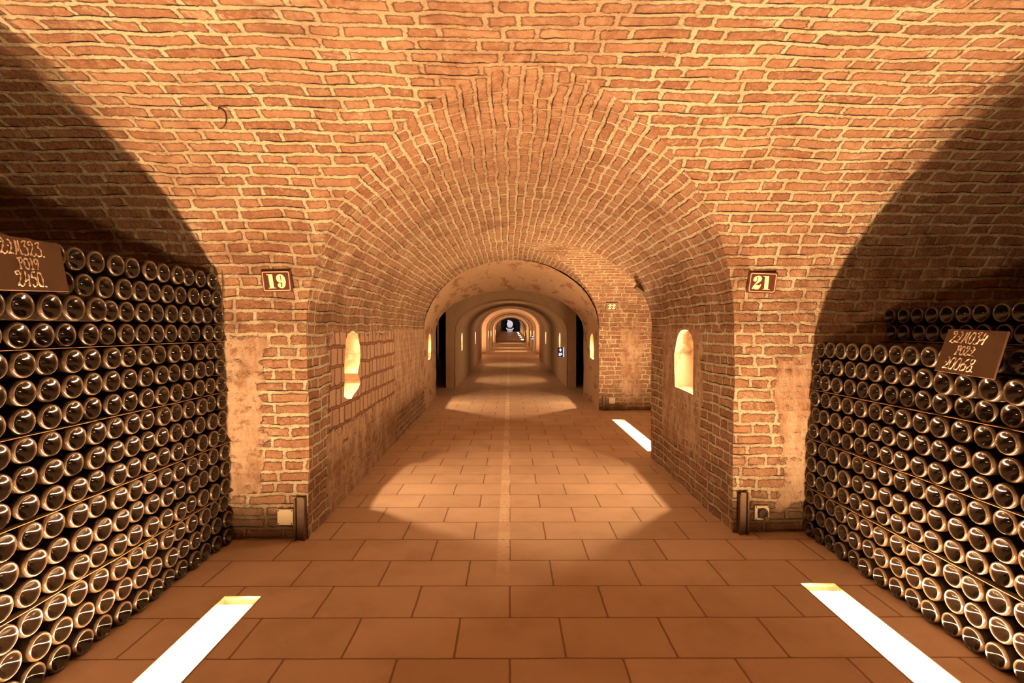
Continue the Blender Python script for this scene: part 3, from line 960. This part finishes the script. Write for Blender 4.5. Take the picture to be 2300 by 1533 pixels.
# ================================================================== SIGNS
G1 = [[(0, 1.0), (.42, 1.0), (.46, .06), (.58, .045), (.60, 0), (.06, 0), (.08, .045), (.17, .06), (.13, .93), (.0, .955)]]
G2 = [[(.03, .0), (.09, .05), (.17, .045), (.28, .0), (.42, .0), (.52, .06), (.60, .2), (.65, .38), (.61, .40), (.56, .34), (.46, .31), (.34, .33), (.23, .30), (.19, .25), (.28, .37), (.45, .5), (.60, .63), (.65, .78), (.60, .92), (.47, 1.0), (.3, 1.0), (.15, .94), (.05, .82), (.02, .69), (.07, .59), (.16, .56), (.26, .61), (.30, .72), (.28, .85), (.23, .90), (.27, .93), (.34, .88), (.36, .74), (.32, .58), (.2, .42), (.07, .24), (0, .04)]]
G9 = [[(.28, 1.0), (.42, .97), (.54, .88), (.62, .73), (.66, .53), (.64, .30), (.56, .11), (.44, .01), (.32, -.01), (.2, .03), (.1, .12), (.06, .24), (.12, .34), (.2, .37), (.29, .34), (.33, .24), (.30, .14), (.27, .10), (.32, .085), (.37, .12), (.39, .22), (.40, .42), (.33, .39), (.22, .40), (.1, .47), (.02, .58), (0, .72), (.04, .86), (.14, .96)], [(.29, .90), (.35, .90), (.37, .53), (.32, .53)]]
def glyph_obj(name, polys_list, mat, parent, depth=0.0008):
    cu = bpy.data.curves.new(name, 'CURVE')
    cu.dimensions = '2D'; cu.fill_mode = 'BOTH'; cu.extrude = depth
    for poly in polys_list:
        sp = cu.splines.new('POLY'); sp.points.add(len(poly) - 1)
        for p_, q in zip(sp.points, poly): p_.co = (q[0], q[1], 0, 1)
        sp.use_cyclic_u = True
    tmp = bpy.data.objects.new('tmp', cu)
    COL.objects.link(tmp)
    dg = bpy.context.evaluated_depsgraph_get()
    me = bpy.data.meshes.new_from_object(tmp.evaluated_get(dg))
    COL.objects.unlink(tmp); bpy.data.objects.remove(tmp); bpy.data.curves.remove(cu)
    me.materials.clear(); me.materials.append(mat); me.name = name
    return link(bpy.data.objects.new(name, me), parent)
def rrect(w, h, r, n=6):
    pts = []
    for cx, cy, a0 in ((w - r, h - r, 0), (-w + r, h - r, pi / 2), (-w + r, -h + r, pi), (w - r, -h + r, 1.5 * pi)):
        for k in range(n + 1):
            a = a0 + pi / 2 * k / n
            pts.append((cx + r * cos(a), cy + r * sin(a)))
    return pts
def place(poly, ox, oy, sc):
    return [(ox + x * sc, oy + y * sc) for x, y in poly]
def plaque(digits, loc, tilt, label, dx=0.0, roll=0.0, yaw=0.0):
    r = empty('number_plaque', loc, (radians(90) + tilt, roll, yaw))
    tag(r, label, 'sign', 'number plaques on the piers')
    w, h = 0.0775, 0.0565
    bm = bmesh.new(); add_box(bm, -w - 0.004, w + 0.004, -h - 0.004, h + 0.004, -0.014, -0.003, 0.0015)
    bm_obj('backing_plate', bm, M_ENAMEL, r)
    o = glyph_obj('plate', [rrect(w, h, 0.006)], M_ENAMEL, r, 0.0025); o.location = (0, 0, -0.001)
    o = glyph_obj('border', [rrect(w - .003, h - .003, 0.010), rrect(w - .008, h - .008, 0.007)], M_PINK, r); o.location = (0, 0, 0.002)
    gl = {'1': G1, '2': G2, '9': G9}
    wd = {'1': .60, '2': .66, '9': .66}
    sc = 0.078
    tot = sum(wd[d] for d in digits) + 0.06 * (len(digits) - 1)
    ox = -tot * sc / 2 + dx
    for d in digits:
        o = glyph_obj('digit', [place(p_, ox, -0.039, sc) for p_ in gl[d]], M_CREAM, r); o.location = (0, 0, 0.002)
        ox += (wd[d] + 0.06) * sc
    return r
za = 1.462
plaque('19', (-1.285, vault_y(C1, H1, R1, -1.285, za) - 0.030, za), radians(12), 'brown enamel plaque with cream number 19 on the left pier', 0.0, radians(-1))
plaque('21', (1.437, vault_y(C1, H1, R1, 1.437, za) - 0.030, za), radians(12), 'brown enamel plaque with cream number 21 on the right pier', -0.006, radians(2))
plaque('22', (1.475, vault_y(C2, H2, R2, 1.475, 1.52) - 0.038, 1.52), radians(16), 'small brown plaque with number 22 on the pier behind the right one')

# chalked boards on the bottle stacks
HW = {
 '2': (.62, [[(.16, .74), (.06, .82), (.10, .96), (.28, 1.0), (.42, .90), (.43, .72), (.32, .48), (.16, .24), (.0, .04), (.16, .10), (.32, .0), (.48, .04), (.60, .22)], [(.16, .74), (.22, .80)]]),
 'z': (.50, [[(.14, .98), (.34, .90), (.40, .68), (.34, .44), (.2, .22), (.02, .03), (.2, .08), (.42, .05)], [(.08, .52), (.13, .62)]]),
 'M': (.72, [[(.02, .02), (.10, .06), (.16, .3), (.24, .95), (.30, .4), (.40, .35), (.52, .98), (.54, .3), (.56, .05), (.68, .08)]]),
 '3': (.52, [[(.06, .86), (.18, .98), (.42, .96), (.24, .66), (.40, .56), (.46, .34), (.36, .08), (.16, 0), (.02, .1)]]),
 '0': (.52, [[(.24, 1.0), (.06, .80), (.0, .45), (.08, .1), (.22, 0), (.38, .12), (.46, .5), (.40, .85), (.24, 1.0)]]),
 '4': (.56, [[(.20, .98), (.14, .6), (.04, .30), (.26, .42), (.46, .50)], [(.46, .80), (.40, .4), (.30, 0)]]),
 'P': (.56, [[(.16, .98), (.15, .5), (.14, .03)], [(.0, .02), (.28, .02)], [(.0, .92), (.20, 1.0), (.42, .97), (.52, .80), (.42, .60), (.20, .52)]]),
 '1': (.40, [[(.10, .92), (.22, .96), (.20, .5), (.16, .05)], [(.0, .0), (.34, .04)]]),
 '9': (.48, [[(.38, .95), (.14, .98), (.04, .74), (.16, .54), (.36, .66), (.42, .95), (.38, .5), (.22, 0)]]),
 '5': (.52, [[(.48, 1.0), (.16, .92), (.10, .60), (.34, .60), (.46, .34), (.34, .06), (.14, 0), (.02, .12)]]),
 '6': (.56, [[(.50, 1.0), (.22, .72), (.04, .34), (.10, .06), (.28, 0), (.46, .16), (.46, .42), (.30, .56), (.12, .46)]]),
 '8': (.52, [[(.30, .56), (.14, .76), (.22, .98), (.42, .96), (.44, .76), (.30, .56), (.08, .26), (.12, .04), (.34, .0), (.46, .2), (.42, .42), (.30, .56)]]),
 '.': (.20, [[(.02, .0), (.07, .03)]]),
}
def cat(pts, n=5):
    out = []
    P_ = [pts[0]] + pts + [pts[-1]]
    for i in range(1, len(P_) - 2):
        p0, p1, p2, p3 = P_[i - 1], P_[i], P_[i + 1], P_[i + 2]
        for k in range(n):
            t = k / n
            out.append(tuple(0.5 * ((2 * p1[j]) + (-p0[j] + p2[j]) * t + (2 * p0[j] - 5 * p1[j] + 4 * p2[j] - p3[j]) * t * t + (-p0[j] + 3 * p1[j] - 3 * p2[j] + p3[j]) * t ** 3) for j in (0, 1)))
    out.append(pts[-1])
    return out
def chalk(bm, text, x, y, h, sx, slant=0.12, r=0.0021):
    for ch in text:
        if ch == ' ': x += h * .3; continue
        w, strokes = HW[ch]
        for s in strokes:
            pts = [(x + (a * sx + b * slant) * h, y + b * h) for a, b in cat(s)]
            add_tube(bm, [(a, b, 0.0012) for a, b in pts], [r * (0.75 + 0.35 * sin(i * 0.9)) for i in range(len(pts))], 6)
        x += (w * sx + .06) * h
def board(corners, lines, label, r=0.0022, slant=0.12):
    """corners: world points bottom-left, bottom-right, top-right, top-left as the corridor sees it"""
    bl, br, tr, tl = [Vector(c) for c in corners]
    ex = (br - bl).normalized(); ey = (tl - bl); ey = (ey - ex * ey.dot(ex)).normalized(); ez = ex.cross(ey)
    M = Matrix((ex, ey, ez)).transposed().to_4x4(); M.translation = bl
    root = empty('chalk_board'); root.matrix_world = M
    tag(root, label, 'sign', 'chalked boards on the bottle stacks')
    inv = M.inverted()
    loc = [inv @ c for c in (bl, br, tr, tl)]
    bm = bmesh.new()
    f = [bm.verts.new((c.x, c.y, 0)) for c in loc]; b = [bm.verts.new((c.x, c.y, -0.008)) for c in loc]
    bm.faces.new(f); bm.faces.new(b[::-1])
    for k in range(4): bm.faces.new((f[k], b[k], b[(k + 1) % 4], f[(k + 1) % 4]))
    bmesh.ops.bevel(bm, geom=bm.edges[:], offset=0.0012, segments=1, affect='EDGES')
    bm_obj('board', bm, M_BOARD, root)
    for text, x, y, h, sx in lines:
        bm = bmesh.new(); chalk(bm, text, x, y, h, sx, slant, r)
        bm_obj('chalk_writing', bm, M_CHALK, root)
# left board: seen from the corridor (looking to -X) its right end is the far one
board([(-1.478, 1.515, 1.312), (-1.482, 1.778, 1.325), (-1.515, 1.785, 1.486), (-1.515, 1.505, 1.480)],
      [('2zM323.', 0.053, 0.112, 0.046, 0.80), ('P019', 0.100, 0.068, 0.035, 0.95), ('2450.', 0.080, 0.014, 0.047, 0.80)],
      'brown board chalked 22M323 P019 2450 on the left bottle stack', slant=0.0, r=0.0028)
board([(1.668, 2.056, 1.036), (1.666, 1.800, 1.026), (1.695, 1.782, 1.192), (1.700, 2.030, 1.200)],
      [('2zM034', 0.040, 0.116, 0.044, 0.90), ('P02z.', 0.076, 0.072, 0.034, 0.95), ('z0068.', 0.036, 0.015, 0.046, 0.95)],
      'brown board chalked 22M034 P022 20068 on the right bottle stack', slant=0.28, r=0.0026)

# ================================================================== FITTINGS ON THE PIERS
def yf(x, second=False):
    return (C2 + H2 if second else C1 + H1) + SHEAR * x
def cover_plate(x, z, s, label, second=False, r=0.006, socket=False):
    root = empty('socket_plate' if socket else 'cover_plate', (x, yf(x, second) - 0.012, z))
    tag(root, label, 'socket' if socket else 'cover plate')
    bm = bmesh.new(); add_box(bm, -s, s, -0.006, 0.008, -s, s, 0.002)
    bm_obj('plate', bm, M_WHITE, root)
    for sx in (-1, 1):
        for sz in (-1, 1):
            bm = bmesh.new()
            add_lathe(bm, [(0, 0), (0.0036, 0), (0.0036, 0.003), (0, 0.003)], 10, Matrix.Translation((sx * s * .84, -0.0092, sz * s * .84)) @ Matrix.Rotation(radians(-90), 4, 'X'))
            bm_obj('screw', bm, M_HOLE, root)
    if socket:
        bm = bmesh.new()
        Mx = Matrix.Translation((0.002, -0.006, 0.0)) @ Matrix.Rotation(radians(90), 4, 'X')
        add_lathe(bm, [(0, 0), (.030, 0), (.030, .012), (.026, .018), (.016, .019), (.014, .010), (0, .010)], 24, Mx)
        add_box(bm, -0.026, 0.010, -0.012, -0.005, -0.028, 0.028, 0.002)
        bm_obj('socket_housing', bm, M_HOLE, root)
        bm = bmesh.new(); add_box(bm, 0.006, 0.028, -0.030, -0.006, -0.040, -0.012, 0.004)
        bm_obj('flap', bm, M_IRONL, root)
    return root
cover_plate(-1.276, 0.131, 0.0445, 'square pale metal cover plate low on the left pier below number 19')
cover_plate(1.478, 0.122, 0.042, 'square pale wall socket with dark inset low on the right pier', socket=True)
cover_plate(1.505, 0.146, 0.044, 'small pale square plate low on the pier numbered 22', second=True)
def channel_post(x, h, w, label, second=False):
    y = yf(x, second)
    root = empty('iron_channel', (x, y - 0.004, 0))
    tag(root, label, 'iron channel')
    for nm, a, b, d, m in (('flange', -w, -w + 0.010, 0.034, M_IRON), ('flange', w - 0.010, w, 0.034, M_IRON), ('web', -w + 0.010, w - 0.010, 0.018, M_IRONL)):
        bm = bmesh.new(); add_box(bm, a, b, -d, 0.0, 0.0, h - (0.006 if nm == 'flange' and a < 0 else 0), 0.0015)
        bm_obj(nm, bm, m, root)
    return root
channel_post(-1.19, 0.245, 0.030, 'short dark iron channel standing at the foot of the left pier')
channel_post(1.366, 0.245, 0.027, 'short dark iron channel standing at the foot of the right pier')
channel_post(1.385, 0.22, 0.027, 'short dark iron channel at the foot of the pier numbered 22', True)
# iron hook in the vault
hx, hyy, hz = -1.20, 2.235, 2.02
def vault_z(y):
    return ZS + R1 * sqrt(max(0, 1 - ((y - C1) / H1) ** 2))
yh = 2.23
zt = vault_z(yh - SHEAR * -1.2)
bm = bmesh.new()
pts = []
for k in range(14):
    a = radians(100 - 190 * k / 13)
    pts.append((-1.205 + 0.026 * cos(a), yh - 0.016, zt - 0.050 + 0.042 * sin(a)))
pts = [(-1.235, yh + 0.02, zt + 0.01)] + pts
add_tube(bm, pts, 0.0032, 8)
hk = bm_obj('iron_hook', bm, M_IRON, smooth=True)
tag(hk, 'rusty curved iron hook hanging from the brick vault at upper left', 'hook')
# thin rod standing against the left pier beside the bottle stack
rd = empty('iron_rod', (-1.585, 2.905, 1.30))
tag(rd, 'thin iron rod with square head beside the left stack, against the pier', 'rod')
bm = bmesh.new(); add_tube(bm, [(0, 0, 0.0), (0.003, 0.004, 0.12), (0, 0.002, 0.285)], 0.0032, 8); bm_obj('rod', bm, M_IRONL, rd)
bm = bmesh.new(); add_box(bm, -0.009, 0.009, -0.006, 0.010, 0.278, 0.300, 0.002); bm_obj('head', bm, M_IRON, rd)
# loose brick left sticking in a put-log hole at the back edge of the right pier
bk = empty('loose_brick', (1.225, 4.93, 1.585), (0, radians(38), 0))
tag(bk, 'loose dark brick sticking out of the arch edge above the right passage', 'brick')
bm = bmesh.new(); add_box(bm, -0.045, 0.045, -0.10, 0.05, -0.035, 0.035, 0.006); bm_obj('brick_body', bm, M_IRONL, bk)

# illuminated direction signs on the right wall of the tunnel
M_SIGNDARK = simple('dark_sign_face', (0.03, 0.03, 0.07), 0.4)
M_SIGNLIT = emit_mat('lit_sign_symbols', (0.72, 0.80, 1.0), 0.25)
M_SIGNEDGE = emit_mat('lit_sign_edge', (0.45, 0.72, 1.0), 0.35)
def lit_sign(x, y, z, w, h, label):
    root = empty('direction_sign', (x, y, z))
    tag(root, label, 'sign')
    bm = bmesh.new(); add_box(bm, -w / 2, w / 2, 0, 0.04, -h / 2, h / 2, 0.004); bm_obj('face_panel', bm, M_SIGNDARK, root)
    bm = bmesh.new(); add_box(bm, w / 2, w / 2 + 0.012, 0.0, 0.04, -h / 2, h / 2); bm_obj('lit_edge', bm, M_SIGNEDGE, root)
    bm = bmesh.new()
    for pl in ([(-.3, .22), (0, .42), (.3, .22), (.12, .22), (.12, .08), (-.12, .08), (-.12, .22)],
               [(-.3, -.08), (.3, -.08), (.3, -.16), (-.3, -.16)], [(-.3, -.22), (-.1, -.22), (-.1, -.42), (-.3, -.42)], [(.0, -.22), (.3, -.22), (.3, -.30), (.08, -.30), (.08, -.42), (.0, -.42)]):
        bm.faces.new([bm.verts.new((a * w, -0.002, b * h)) for a, b in pl])
    bm_obj('symbols', bm, M_SIGNLIT, root)
    bm = bmesh.new(); add_box(bm, w / 2 + 0.012, w / 2 + 0.06, 0.012, 0.028, -0.02, 0.02); bm_obj('bracket', bm, M_METAL, root)
lit_sign(1.085, 11.25, 0.70, 0.115, 0.20, 'small lit blue and white direction sign on the right tunnel wall')
lit_sign(1.17, 27.4, 0.74, 0.13, 0.24, 'tiny lit white sign farther down the right tunnel wall')

# the big pale cask at the far end, in cold light
bx, by = 0.02, 90.0
bz = floor_z(by)
M_CASK = simple('pale_cask_head', (0.80, 0.80, 0.84), 0.5, 0, 0.4, 3, 0.15)
M_HOOP = simple('black_hoop', (0.015, 0.015, 0.02), 0.5)
ck = empty('giant_cask', (bx, by, bz))
tag(ck, 'large pale round cask on a carved stand at the far end of the corridor', 'cask')
R_ = Matrix.Translation((0, 0, 1.28)) @ Matrix.Rotation(radians(90), 4, 'X') @ Matrix.Diagonal((0.92, 1.12, 1, 1))
bm = bmesh.new(); add_lathe(bm, [(0, -0.02), (0.46, -0.02), (0.55, 0.0), (0.55, 0.03), (0.0, 0.03)], 40, Matrix.Translation((0, -0.03, 0)) @ R_); bm_obj('cask_head', bm, M_CASK, ck)
bm = bmesh.new(); add_lathe(bm, [(0.56, 0.0), (0.62, -0.01), (0.64, -0.5), (0.60, -1.1), (0.0, -1.1)], 40, R_); bm_obj('cask_body', bm, M_HOOP, ck)
bm = bmesh.new()
for a in range(-3, 4):
    add_box(bm, -0.34 + abs(a) * .03, 0.34 - abs(a) * .03, -0.066, -0.06, 1.28 + a * 0.12, 1.29 + a * 0.12)
bm_obj('carved_lettering', bm, simple('carved_grey_lines', (0.5, 0.52, 0.56), 0.6), ck)
bm = bmesh.new()
add_box(bm, -0.42, 0.42, -0.08, 0.5, 0.0, 0.52, 0.03); add_box(bm, -0.66, -0.40, -0.08, 0.3, 0.46, 0.66, 0.05); add_box(bm, 0.40, 0.66, -0.08, 0.3, 0.46, 0.66, 0.05)
add_box(bm, -0.56, 0.56, -0.10, 0.5, 0.26, 0.44, 0.05)
bm_obj('stand', bm, M_CASK, ck)
for sx in (-1, 1):
    bm = bmesh.new(); add_lathe(bm, [(0, 0), (0.07, 0), (0.07, 0.03), (0, 0.03)], 16, Matrix.Translation((sx * 0.22, -0.09, 0.20)) @ Matrix.Rotation(radians(90), 4, 'X')); bm_obj('stand_hole', bm, M_HOOP, ck)
bm = bmesh.new(); add_box(bm, -0.42, -0.18, -0.04, 0.1, 1.82, 2.0, 0.04); add_box(bm, -0.22, -0.10, -0.04, 0.1, 1.86, 2.02, 0.03); bm_obj('crest', bm, M_CASK, ck)
ld = bpy.data.lights.new('cask_spot', 'SPOT'); ld.energy = 80; ld.color = (0.80, 0.86, 1.0); ld.spot_size = radians(52); ld.spot_blend = 0.5; ld.shadow_soft_size = 0.05
lo = link(bpy.data.objects.new('cask_spot', ld)); lo.location = (0.1, 85.5, 3.0)
lo.rotation_euler = (Vector((bx, by, bz + 1.0)) - lo.location).to_track_quat('-Z', 'Y').to_euler()
